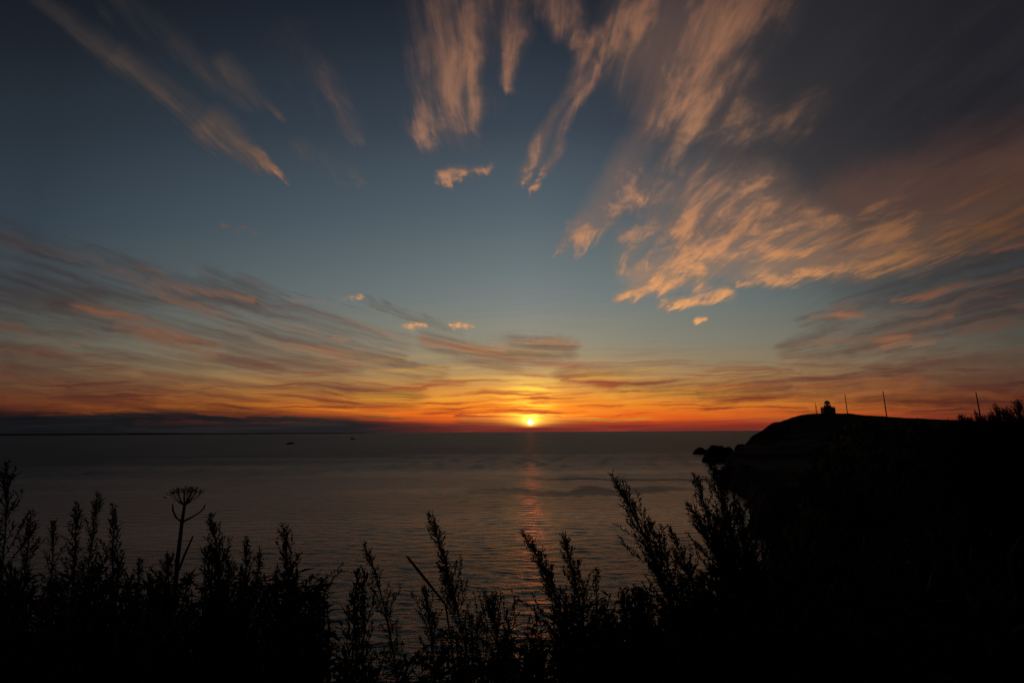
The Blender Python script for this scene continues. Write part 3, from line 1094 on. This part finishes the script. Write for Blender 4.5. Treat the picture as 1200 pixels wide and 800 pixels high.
def mugwort(tip, base, lean_c, seed, label, plume=.42, width=.13, dense=1.0, leafy=1.0, group=G_MUG, kind='mugwort_plant', cat='plant'):
    rnd = random.Random(seed)
    e = tag(empty(kind, base), label, cat, group)
    B, T = Vector((0, 0, 0)), tip - base
    Cc = lean_c - base
    H = T.length
    n = 14
    pts = curve(B, Cc, T, n)
    ms, mf, ml = MB(), MB(), MB()
    ms.tube(pts, [.0055 * (1 - i / n) ** .8 + .0012 for i in range(n + 1)], 6)

    def at(t):
        p = B * (1 - t) ** 2 + Cc * (2 * t * (1 - t)) + T * t * t
        d = ((Cc - B) * (1 - t) + (T - Cc) * t).normalized()
        return p, d
    t0 = 1 - plume * 1.5

    def spike(p, d, L, fat, step=.0036):
        """dense narrow flower spike along a slightly nodding axis"""
        up = Vector((0, 0, 1))
        bend = Vector((rnd.uniform(-.12, .12), rnd.uniform(-.12, .12), 0)) * L
        q = [p, p + d * L * .35 + bend, p + d * L * .7 + bend * 1.2 + up * L * .05, p + d * L + up * L * rnd.uniform(-.04, .12)]
        mf.tube(q, [.0019, .0016, .0012, .0006], 3, cap=False)
        k = max(6, int(L / step))
        for i in range(k):
            f = .10 + .90 * (i + rnd.random()) / k
            g_ = min(2.999, f * 3)
            r = q[int(g_)].lerp(q[int(g_) + 1], g_ - int(g_))
            o2 = Vector((rnd.uniform(-1, 1), rnd.uniform(-1, 1), rnd.uniform(-.6, .9)))
            dd = (d * .9 + o2).normalized()
            reach = fat * (1.1 - f) ** .5 * rnd.uniform(.2, 1.0)
            if rnd.random() < .70:
                mf.bud(r + dd * reach * .6, dd, rnd.uniform(.007, .012), rnd.uniform(.004, .0062))
            else:
                mf.leaf(r, dd, Vector((rnd.uniform(-1, 1), rnd.uniform(-1, 1), 1)), reach + rnd.uniform(.010, .026), rnd.uniform(.003, .0055))

    p, d = at(1 - .5 * plume * .5)
    tip_len = (T - p).length
    spike(p, (T - p).normalized(), tip_len, .028 + .06 * width, .0016)
    nb = max(18, int(54 * dense))
    width *= 1.12
    phi = rnd.random() * 6.28
    for i in range(nb):
        u = (i + rnd.random() * .9) / nb
        t = t0 + (1 - t0) * u * .93
        p, d = at(min(t, .98))
        phi += 2.399 + rnd.uniform(-.7, .7)
        a = d.cross(Vector((0, 1, 0))).normalized()
        b = d.cross(a)
        out = a * math.cos(phi) + b * math.sin(phi)
        L = width * 1.45 * (1.05 - u) ** .7 * rnd.uniform(.3, 1.25)
        if rnd.random() < .22 and u < .65:
            L *= 1.5
        lift = (rnd.uniform(.9, 2.3) if rnd.random() < .8 else rnd.uniform(.2, .8)) + u * 1.2
        spike(p, (out + d * lift).normalized(), max(L, .025), .015 + rnd.random() * .011)
        if L > .09:
            for w in range(rnd.choice((1, 2, 3))):
                o2 = Vector((rnd.uniform(-1, 1), rnd.uniform(-1, 1), rnd.uniform(-.1, 1)))
                dd = (out + d * lift).normalized()
                spike(p + dd * L * rnd.uniform(.25, .7), (dd + o2 * .7).normalized(), L * rnd.uniform(.25, .5), .012)
        if u < .85 and rnd.random() < .85 * leafy:
            ml.leaf(p, out + d * rnd.uniform(-.3, .6), d, rnd.uniform(.04, .10) * (1.2 - u), rnd.uniform(.006, .012), droop=.2)
        if u < .5 and rnd.random() < .6 * leafy:
            pinnate(ml, p, out * -1 + d * rnd.uniform(-.3, .6), d, rnd.uniform(.05, .11), rnd, 3)
    nl = int(34 * leafy * H / 1.2)
    for i in range(nl):
        t = .12 + (t0 + .18 - .12) * (i + rnd.random()) / nl
        p, d = at(max(.02, t))
        phi += 2.399 + rnd.uniform(-.4, .4)
        a = d.cross(Vector((0, 1, 0))).normalized()
        b = d.cross(a)
        out = a * math.cos(phi) + b * math.sin(phi)
        pinnate(ml, p, out + d * rnd.uniform(-.05, .8), (d + out * -.3).normalized(), rnd.uniform(.08, .155), rnd, rnd.choice((3, 4, 4, 5)))
    # leafy side shoots lower down
    for i in range(int(5 * leafy)):
        t = rnd.uniform(.3, max(.35, t0 + .05))
        p, d = at(t)
        ph = rnd.random() * 6.28
        a = d.cross(Vector((0, 1, 0))).normalized()
        b = d.cross(a)
        out = a * math.cos(ph) + b * math.sin(ph)
        L = rnd.uniform(.14, .28)
        q = curve(p, p + out * L * .5 + d * L * .3, p + out * L * .65 + d * L, 5)
        ms.tube(q, [.0022, .002, .0018, .0015, .0012, .0008], 4)
        for w in range(7):
            f = .25 + .75 * w / 6
            j = min(4, int(f * 5))
            r = q[j].lerp(q[j + 1], f * 5 - j)
            o2 = Vector((rnd.uniform(-1, 1), rnd.uniform(-1, 1), rnd.uniform(-.1, .8)))
            if f > .55:
                spray(mf, r, (d + o2 * .8).normalized(), .05 * (1.3 - f) + .015, rnd, 8)
            pinnate(ml, r, o2 + d * .5, d, rnd.uniform(.035, .065), rnd, 3)
    ms.build('stem', M_STEM, e)
    ml.build('foliage', M_LEAF, e)
    mf.build('flower_plume', M_SEED, e)
    return e


def plant_px(tip_px, mid_px, depth, seed, label, **kw):
    """tip and a second point on the stem in photo positions, both at the given distance; the base is set on the ground"""
    t = at_depth(*tip_px, depth)
    m = at_depth(*mid_px, depth)
    d = (m - t).normalized()
    b = m.copy()
    for _ in range(60):
        if b.z <= bank_z(b.x, b.y):
            break
        b = b + Vector((d.x * .04 * max(0, 1 - _ / 22), .0, -.045))
    b.z = bank_z(b.x, b.y) - .02
    c = m + (m - t) * .25 + Vector((.05 * (d.x if abs(d.x) > .15 else .3 * math.sin(seed * 2.1)), 0, .06))
    return mugwort(t, b, c, seed, label, **kw)


KEY = [
    # tip, lower stem point, distance, plume, width, dense, leafy, label
    ((8, 546), (12, 700), 2.0, .36, .15, 1.3, 1.2, 'tallest broad plume at the far left edge, dark against the dim sea'),
    ((36, 604), (30, 740), 2.1, .34, .11, 1.1, 1.2, 'plume tucked against the right side of the tallest plant at the far left edge'),
    ((63, 612), (62, 740), 2.3, .30, .09, 1.0, 1.0, 'low thin plume in the dip before the twin plumes at the left'),
    ((88, 592), (92, 740), 2.2, .26, .09, 1.3, .7, 'left one of the twin narrow plumes on bare stems'),
    ((113, 581), (100, 740), 2.25, .24, .08, 1.3, .6, 'right one of the twin narrow plumes on bare stems'),
    ((131, 595), (140, 740), 2.1, .34, .12, .9, 1.2, 'open plume with loose curving side leaves, right of the twin plumes'),
    ((162, 655), (165, 770), 2.2, .3, .09, .8, 1.4, 'short leafy shoot between the open plume and the dried umbel'),
    ((196, 652), (203, 770), 2.0, .30, .13, 1.0, 1.5, 'bushy leafy shoot at the foot of the dried umbel stalk'),
    ((247, 607), (275, 740), 2.0, .36, .12, 1.3, 1.1, 'dense plume just right of the dried umbel, tip leaning left'),
    ((289, 631), (287, 750), 2.1, .32, .09, 1.2, 1.1, 'shorter plume pressed against the dense plume right of the dried umbel'),
    ((303, 646), (305, 760), 2.3, .28, .08, .9, 1.1, 'lowest plume in the dip left of the plume with the pointed crown'),
    ((331, 618), (352, 750), 1.95, .36, .12, 1.2, 1.3, 'plume with a pointed crown and spreading lower leaves, left of the open water gap'),
    ((371, 690), (368, 790), 2.2, .3, .09, .9, 1.4, 'small leafy shoot at the left rim of the open water gap'),
    ((428, 640), (470, 760), 2.0, .40, .11, .75, 1.1, 'sparse plume with open side twigs, first one right of the open water gap'),
    ((497, 690), (512, 780), 2.1, .32, .09, .8, 1.2, 'short plume half hidden beside the bare slanting stalk'),
    ((501, 603), (552, 740), 1.95, .40, .11, 1.4, 1.0, 'tall dense plume leaning left in the middle, right of the bare slanting stalk'),
    ((575, 702), (590, 790), 2.1, .3, .12, .8, 1.3, 'low spreading shoot reaching left, under the reddish glitter'),
    ((613, 624), (676, 745), 2.0, .38, .11, 1.3, 1.1, 'plume leaning left right across the red glitter of the sun'),
    ((658, 626), (690, 740), 2.05, .36, .10, 1.2, 1.0, 'plume just right of the red glitter, upright with a pointed tip'),
    ((698, 668), (706, 780), 2.2, .30, .05, .7, 1.0, 'thin spike-like shoot low between the glitter plumes and the big leaning plume'),
    ((717, 560), (792, 690), 1.9, .42, .13, 1.5, 1.1, 'big dense plume leaning left over the water, biggest one right of the glitter'),
    ((761, 612), (806, 720), 2.0, .34, .07, 1.0, 1.0, 'slim plume rising from behind the big leaning plume'),
    ((785, 620), (830, 730), 2.1, .34, .08, 1.0, 1.1, 'slim plume midway between the big leaning plume and the tallest right plume'),
    ((748, 690), (760, 790), 2.2, .30, .11, 1.0, 1.5, 'leafy low plume below the big leaning plume'),
    ((812, 556), (858, 680), 2.0, .38, .10, 1.1, .9, 'plume just left of the tallest right plume, with a clear gap of water between'),
    ((829, 533), (872, 660), 1.95, .42, .14, 1.4, 1.0, 'tallest plume on the right, its tip touching the big sea rock'),
    ((806, 592), (862, 690), 2.1, .32, .10, .8, 1.2, 'low branch-like plume reaching left below the tallest right plume'),
    ((866, 588), (880, 700), 2.2, .34, .11, 1.3, 1.2, 'dense plume against the dark cove, right of the tallest plume'),
    ((846, 610), (860, 720), 2.05, .34, .12, 1.2, 1.3, 'broad plume in front of the tallest right plume'),
    # skyline on the right
    ((1084, 492), (1094, 520), 7.0, .5, .16, .9, .8, 'first small shrubby plume where the ridge meets the shrubs at the right'),
    ((1105, 495), (1112, 530), 6.0, .5, .16, .9, .9, 'low rounded plume left of the pole behind the shrubs'),
    ((1128, 487), (1140, 530), 5.2, .45, .16, 1.1, .9, 'bent plume directly left of the pole behind the shrubs'),
    ((1143, 482), (1156, 530), 5.4, .45, .14, 1.0, .9, 'plume overlapping the foot of the pole behind the shrubs'),
    ((1160, 485), (1164, 530), 5.0, .45, .13, 1.0, .9, 'short upright plume just right of the pole behind the shrubs'),
    ((1167, 475), (1176, 530), 4.6, .42, .13, 1.0, .9, 'pointed plume right of the pole, second tallest on the right skyline'),
    ((1176, 480), (1192, 530), 4.8, .42, .15, 1.0, .9, 'plume arching left between the two tallest plumes of the right skyline'),
    ((1193, 469), (1200, 530), 4.2, .42, .13, 1.2, .9, 'tallest plume of the right skyline, at the very edge of the view'),
    ((1215, 470), (1218, 530), 4.3, .42, .13, 1.2, .9, 'plume just past the tallest plume of the right skyline'),
    ((1118, 493), (1124, 530), 5.6, .5, .17, 1.1, 1.1, 'rounded low plume between the bent plume and the first shrubs of the right skyline'),
    ((1135, 490), (1140, 530), 5.0, .5, .17, 1.1, 1.1, 'low bushy plume in front of the foot of the pole behind the shrubs'),
    ((1151, 489), (1154, 530), 4.8, .5, .17, 1.1, 1.1, 'low bushy plume filling the gap right of the pole behind the shrubs'),
    ((1184, 482), (1188, 530), 4.4, .5, .17, 1.1, 1.1, 'bushy plume at the foot of the tallest plume of the right skyline'),
    ((1172, 484), (1176, 530), 4.4, .5, .17, 1.1, 1.1, 'low bushy plume beneath the second tallest plume of the right skyline'),
]
for i, (tp, mp, dep, pl, wd, de, lf, lab) in enumerate(KEY):
    plant_px(tp, mp, dep, 100 + i, lab, plume=pl, width=wd * (1.15 if dep < 3 else 1.35), dense=de * (1 if dep < 3 else 1.4), leafy=lf * 1.2)

# the thicket behind and between them: variants copied with parts
fill_label = 'mugwort stem in the black thicket at the bottom, hardly told from its neighbours'
protos = []
for k in range(5):
    e = mugwort(Vector((-.12 + .04 * k, 0, 1.45)), Vector((0, 0, 0)), Vector((.05, .02, .8)), 900 + k, fill_label, plume=.34,
                width=.10 + .012 * k, dense=.9, leafy=1.5, group='stems of the black thicket')
    protos.append(e)
rnd = random.Random(5)
spots = []
for i in range(400):
    px = rnd.uniform(-60, 1290)
    if px < 385:
        top = 668 + 22 * math.sin(px * .05) + rnd.uniform(-8, 70)
        dep = rnd.uniform(1.5, 2.5)
    elif px < 575:
        top = rnd.uniform(735, 830)
        dep = rnd.uniform(1.5, 2.3)
        if rnd.random() < .55:
            continue
    elif px < 860:
        top = 725 - (px - 575) * .16 + rnd.uniform(-6, 80)
        dep = rnd.uniform(1.5, 2.5)
    else:
        continue
    spots.append((px, top, dep))
    if len(spots) >= 96:
        break
first = set()
for i, (px, top, dep) in enumerate(spots):
    tip = at_depth(px, top, dep)
    gz = bank_z(tip.x, tip.y)
    k = i % 5
    if k not in first:
        first.add(k)
        o = protos[k]
    else:
        o = protos[k].copy()
        COL.objects.link(o)
        for ch in protos[k].children:
            c = ch.copy()
            COL.objects.link(c)
            c.parent = o
    hh = max(.35, tip.z - gz)
    s_ = hh / 1.45
    o.location = (tip.x + .08 * s_, tip.y, gz - .02)
    o.rotation_euler = (rnd.uniform(-.06, .06), rnd.uniform(-.08, .05), rnd.uniform(-.7, .7))
    o.scale = (.55 + .45 * s_, .55 + .45 * s_, s_)

# ------------------------------------------------------------------ dried umbel
D_U = 2.0
node = at_depth(213, 612, D_U)
head = at_depth(216, 592, D_U)
foot = at_depth(205, 690, D_U)
bz = bank_z(foot.x, foot.y)
base = Vector((foot.x - .01, foot.y, bz - .02))
u = tag(empty('umbel_plant', base), 'dried umbel on a tall bare stalk, like an open umbrella, with two side arms', 'plant')
m = MB()
p_ = [base, Vector((foot.x, foot.y, bz + (foot.z - bz) * .6)), foot, at_depth(208, 655, D_U), node, head]
m.tube([q - base for q in p_], [.010, .009, .008, .0075, .0062, .005], 8)
low = at_depth(213, 655, D_U)
m.tube([q - base for q in (at_depth(209, 668, D_U), at_depth(217, 648, D_U), at_depth(226, 628, D_U))], [.0045, .004, .003], 6)
m.build('stem', M_DRY, u)
m = MB()
m.tube([q - base for q in (node, at_depth(206, 606, D_U), at_depth(202.5, 598, D_U), at_depth(202, 590, D_U))], [.0042, .0036, .0032, .002], 6)
m.build('side_arm', M_DRY, u)
m = MB()
m.tube([q - base for q in (node, at_depth(224, 606, D_U), at_depth(234, 600, D_U), at_depth(239, 595, D_U), at_depth(240, 591, D_U))], [.0042, .0036, .0032, .0028, .002], 6)
m.build('side_arm', M_DRY, u)
m = MB()
rnd = random.Random(3)
for k in range(22):
    ph = 2.399 * k
    rad_ = .056 * math.sqrt((k + .5) / 22)
    tip = head - base + Vector((math.cos(ph) * rad_ * 1.05, math.sin(ph) * rad_ * .8, .052 - .012 * (rad_ / .056) ** 2 + rnd.uniform(-.004, .006)))
    q = head - base
    mid = q.lerp(tip, .5) + Vector((math.cos(ph), math.sin(ph), -.5)) * .008
    m.tube(curve(q, mid, tip, 4), [.0022, .0016, .0014, .0012, .001], 4)
    for j in range(6):
        dv = Vector((rnd.uniform(-1, 1), rnd.uniform(-1, 1), rnd.uniform(.3, 1.4))).normalized()
        e2 = tip + dv * rnd.uniform(.008, .016)
        m.tube([tip, e2], [.0008, .0006], 3, cap=False)
        m.bud(e2, dv, rnd.uniform(.005, .008), .0045)
for k in range(3):
    q = at_depth(196 - k * 1.5, 584 - .5 * k, D_U) - base
    m.bud(q, Vector((-1, 0, .3)), .010, .005)
m.build('umbel', M_DRY, u)

# ------------------------------------------------------------------ bare slanting stalk
a, b = at_depth(477, 652, 1.9), at_depth(522, 708, 1.9)
gx = b.x + .16
base = Vector((gx, b.y, bank_z(gx, b.y) - .02))
st = tag(empty('seed_stalk', base), 'bare straight stalk slanting up to the left, thick seed head at its end', 'plant')
m = MB()
m.tube([q - base for q in (base, Vector((b.x + .08, b.y, b.z - .45)), b, a)], [.004, .0038, .0034, .003], 6)
m.build('stem', M_DRY, st)
m = MB()
pts = [b.lerp(a, t) - base for t in (0.05, .15, .5, .85, .98, 1.02)]
m.tube(pts, [.003, .0040, .0050, .0046, .0036, .0015], 8)
rnd = random.Random(8)
for i in range(150):
    t = rnd.uniform(.1, 1.0)
    p = b.lerp(a, t) - base
    dv = (a - b).normalized() + Vector((rnd.uniform(-1, 1), rnd.uniform(-1, 1), rnd.uniform(-1, 1))) * .9
    m.leaf(p, dv, Vector((0, 1, 0)), rnd.uniform(.007, .011), .002)
m.build('seed_head', M_SEED, st)

# ------------------------------------------------------------------ grass tufts
def grass_tuft(pxs, dep, label, seed):
    rnd = random.Random(seed)
    cx = sum(p[0] for p in pxs) / len(pxs)
    c = at_depth(cx + 6, 770, dep)
    base = Vector((c.x, c.y, bank_z(c.x, c.y) - .02))
    t = tag(empty('grass_tuft', base), label, 'grass', 'tufts of long grass')
    m = MB()
    for px, py in pxs:
        tip = at_depth(px, py, dep) - base
        root = Vector((rnd.uniform(-.05, .05), rnd.uniform(-.05, .05), 0))
        mid = Vector((root.x * .6 + tip.x * .25, tip.y * .3, tip.z * .62))
        pts = curve(root, mid, tip, 8)
        vs, fs = [], []
        for i, p in enumerate(pts):
            w = .0042 * (1 - (i / 8) ** 2) + .0004
            vs += [p + Vector((-w, 0, 0)), p + Vector((0, w * .5, 0)), p + Vector((w, 0, 0))]
        for i in range(8):
            a = i * 3
            fs += [(a, a + 1, a + 4, a + 3), (a + 1, a + 2, a + 5, a + 4)]
        m.add(vs, fs)
    m.build('blades', M_LEAF, t)
    return t


grass_tuft([(411, 719), (420, 733), (404, 742), (398, 752), (428, 748), (415, 757), (391, 765)], 2.0,
           'tuft of long grass blades standing in the open water gap', 1)
grass_tuft([(574, 700), (566, 728), (583, 735), (560, 752), (590, 742)], 2.1, 'tuft of thin grass blades left of the plume over the red glitter', 2)

# ------------------------------------------------------------------ ground cover on the slope
rnd = random.Random(77)
gc = MB()
cnt = 0
while cnt < 3000:
    yv = 1.2 + 42 * rnd.random() ** 2.4
    xv = yv * rnd.uniform(.38, 1.75) + rnd.uniform(-.2, .5)
    zg = bank_z(xv, yv)
    if zg < 15:
        continue
    cnt += 1
    h = rnd.uniform(.25, .75) * (1 + yv * .01)
    for j in range(5):
        d = Vector((rnd.uniform(-.7, .7), rnd.uniform(-.7, .7), rnd.uniform(.5, 1.3)))
        p = Vector((xv + rnd.uniform(-.15, .15), yv + rnd.uniform(-.15, .15), zg - .02))
        L = h * rnd.uniform(.5, 1.0)
        gc.leaf(p, d, Vector((rnd.uniform(-1, 1), rnd.uniform(-1, 1), .3)), L, L * rnd.uniform(.05, .11), droop=.12)
        for q in range(3):
            gc.leaf(p + d.normalized() * L * rnd.uniform(.2, .8), d + Vector((rnd.uniform(-1, 1), rnd.uniform(-1, 1), rnd.uniform(-.3, .5))),
                    Vector((rnd.uniform(-1, 1), rnd.uniform(-1, 1), .3)), L * rnd.uniform(.2, .4), L * rnd.uniform(.05, .10))
# tall leafy growth between the plants, from the ground up
for i in range(2100):
    px = rnd.uniform(-80, 1060)
    if 385 < px < 590 and rnd.random() < .80:
        continue
    top = 684 if px < 385 else (775 if px < 590 else 738 - (px - 590) * .22)
    top += rnd.uniform(-14, 90)
    dep = rnd.uniform(1.6, 2.7)
    tip = at_depth(px, top, dep)
    gz = bank_z(tip.x, tip.y)
    if tip.z - gz < .2:
        continue
    root = Vector((tip.x + rnd.uniform(-.1, .2), tip.y, gz - .02))
    gc.tube([root, root.lerp(tip, .5) + Vector((.03, 0, 0)), tip], [.004, .003, .001], 3, cap=False)
    hgt_ = tip.z - root.z
    nlv = int(9 + 9 * hgt_)
    for j in range(nlv):
        t = 1 - (j / nlv) ** 1.3 * .8
        p = root.lerp(tip, t) + Vector((.03 * 4 * t * (1 - t), 0, 0))
        d = Vector((rnd.uniform(-1, 1), rnd.uniform(-1, 1), rnd.uniform(-.2, 1.1)))
        if d.length < .2:
            continue
        L = rnd.uniform(.05, .13) * (.55 + .6 * (1 - t) ** .5)
        gc.leaf(p, d, Vector((rnd.uniform(-1, 1), rnd.uniform(-1, 1), .8)), L, L * rnd.uniform(.14, .26), droop=.15)
o = gc.build('undergrowth', M_LEAF)
o['kind'] = 'stuff'
o['label'] = 'black mass of low leaves and grass covering the slope'
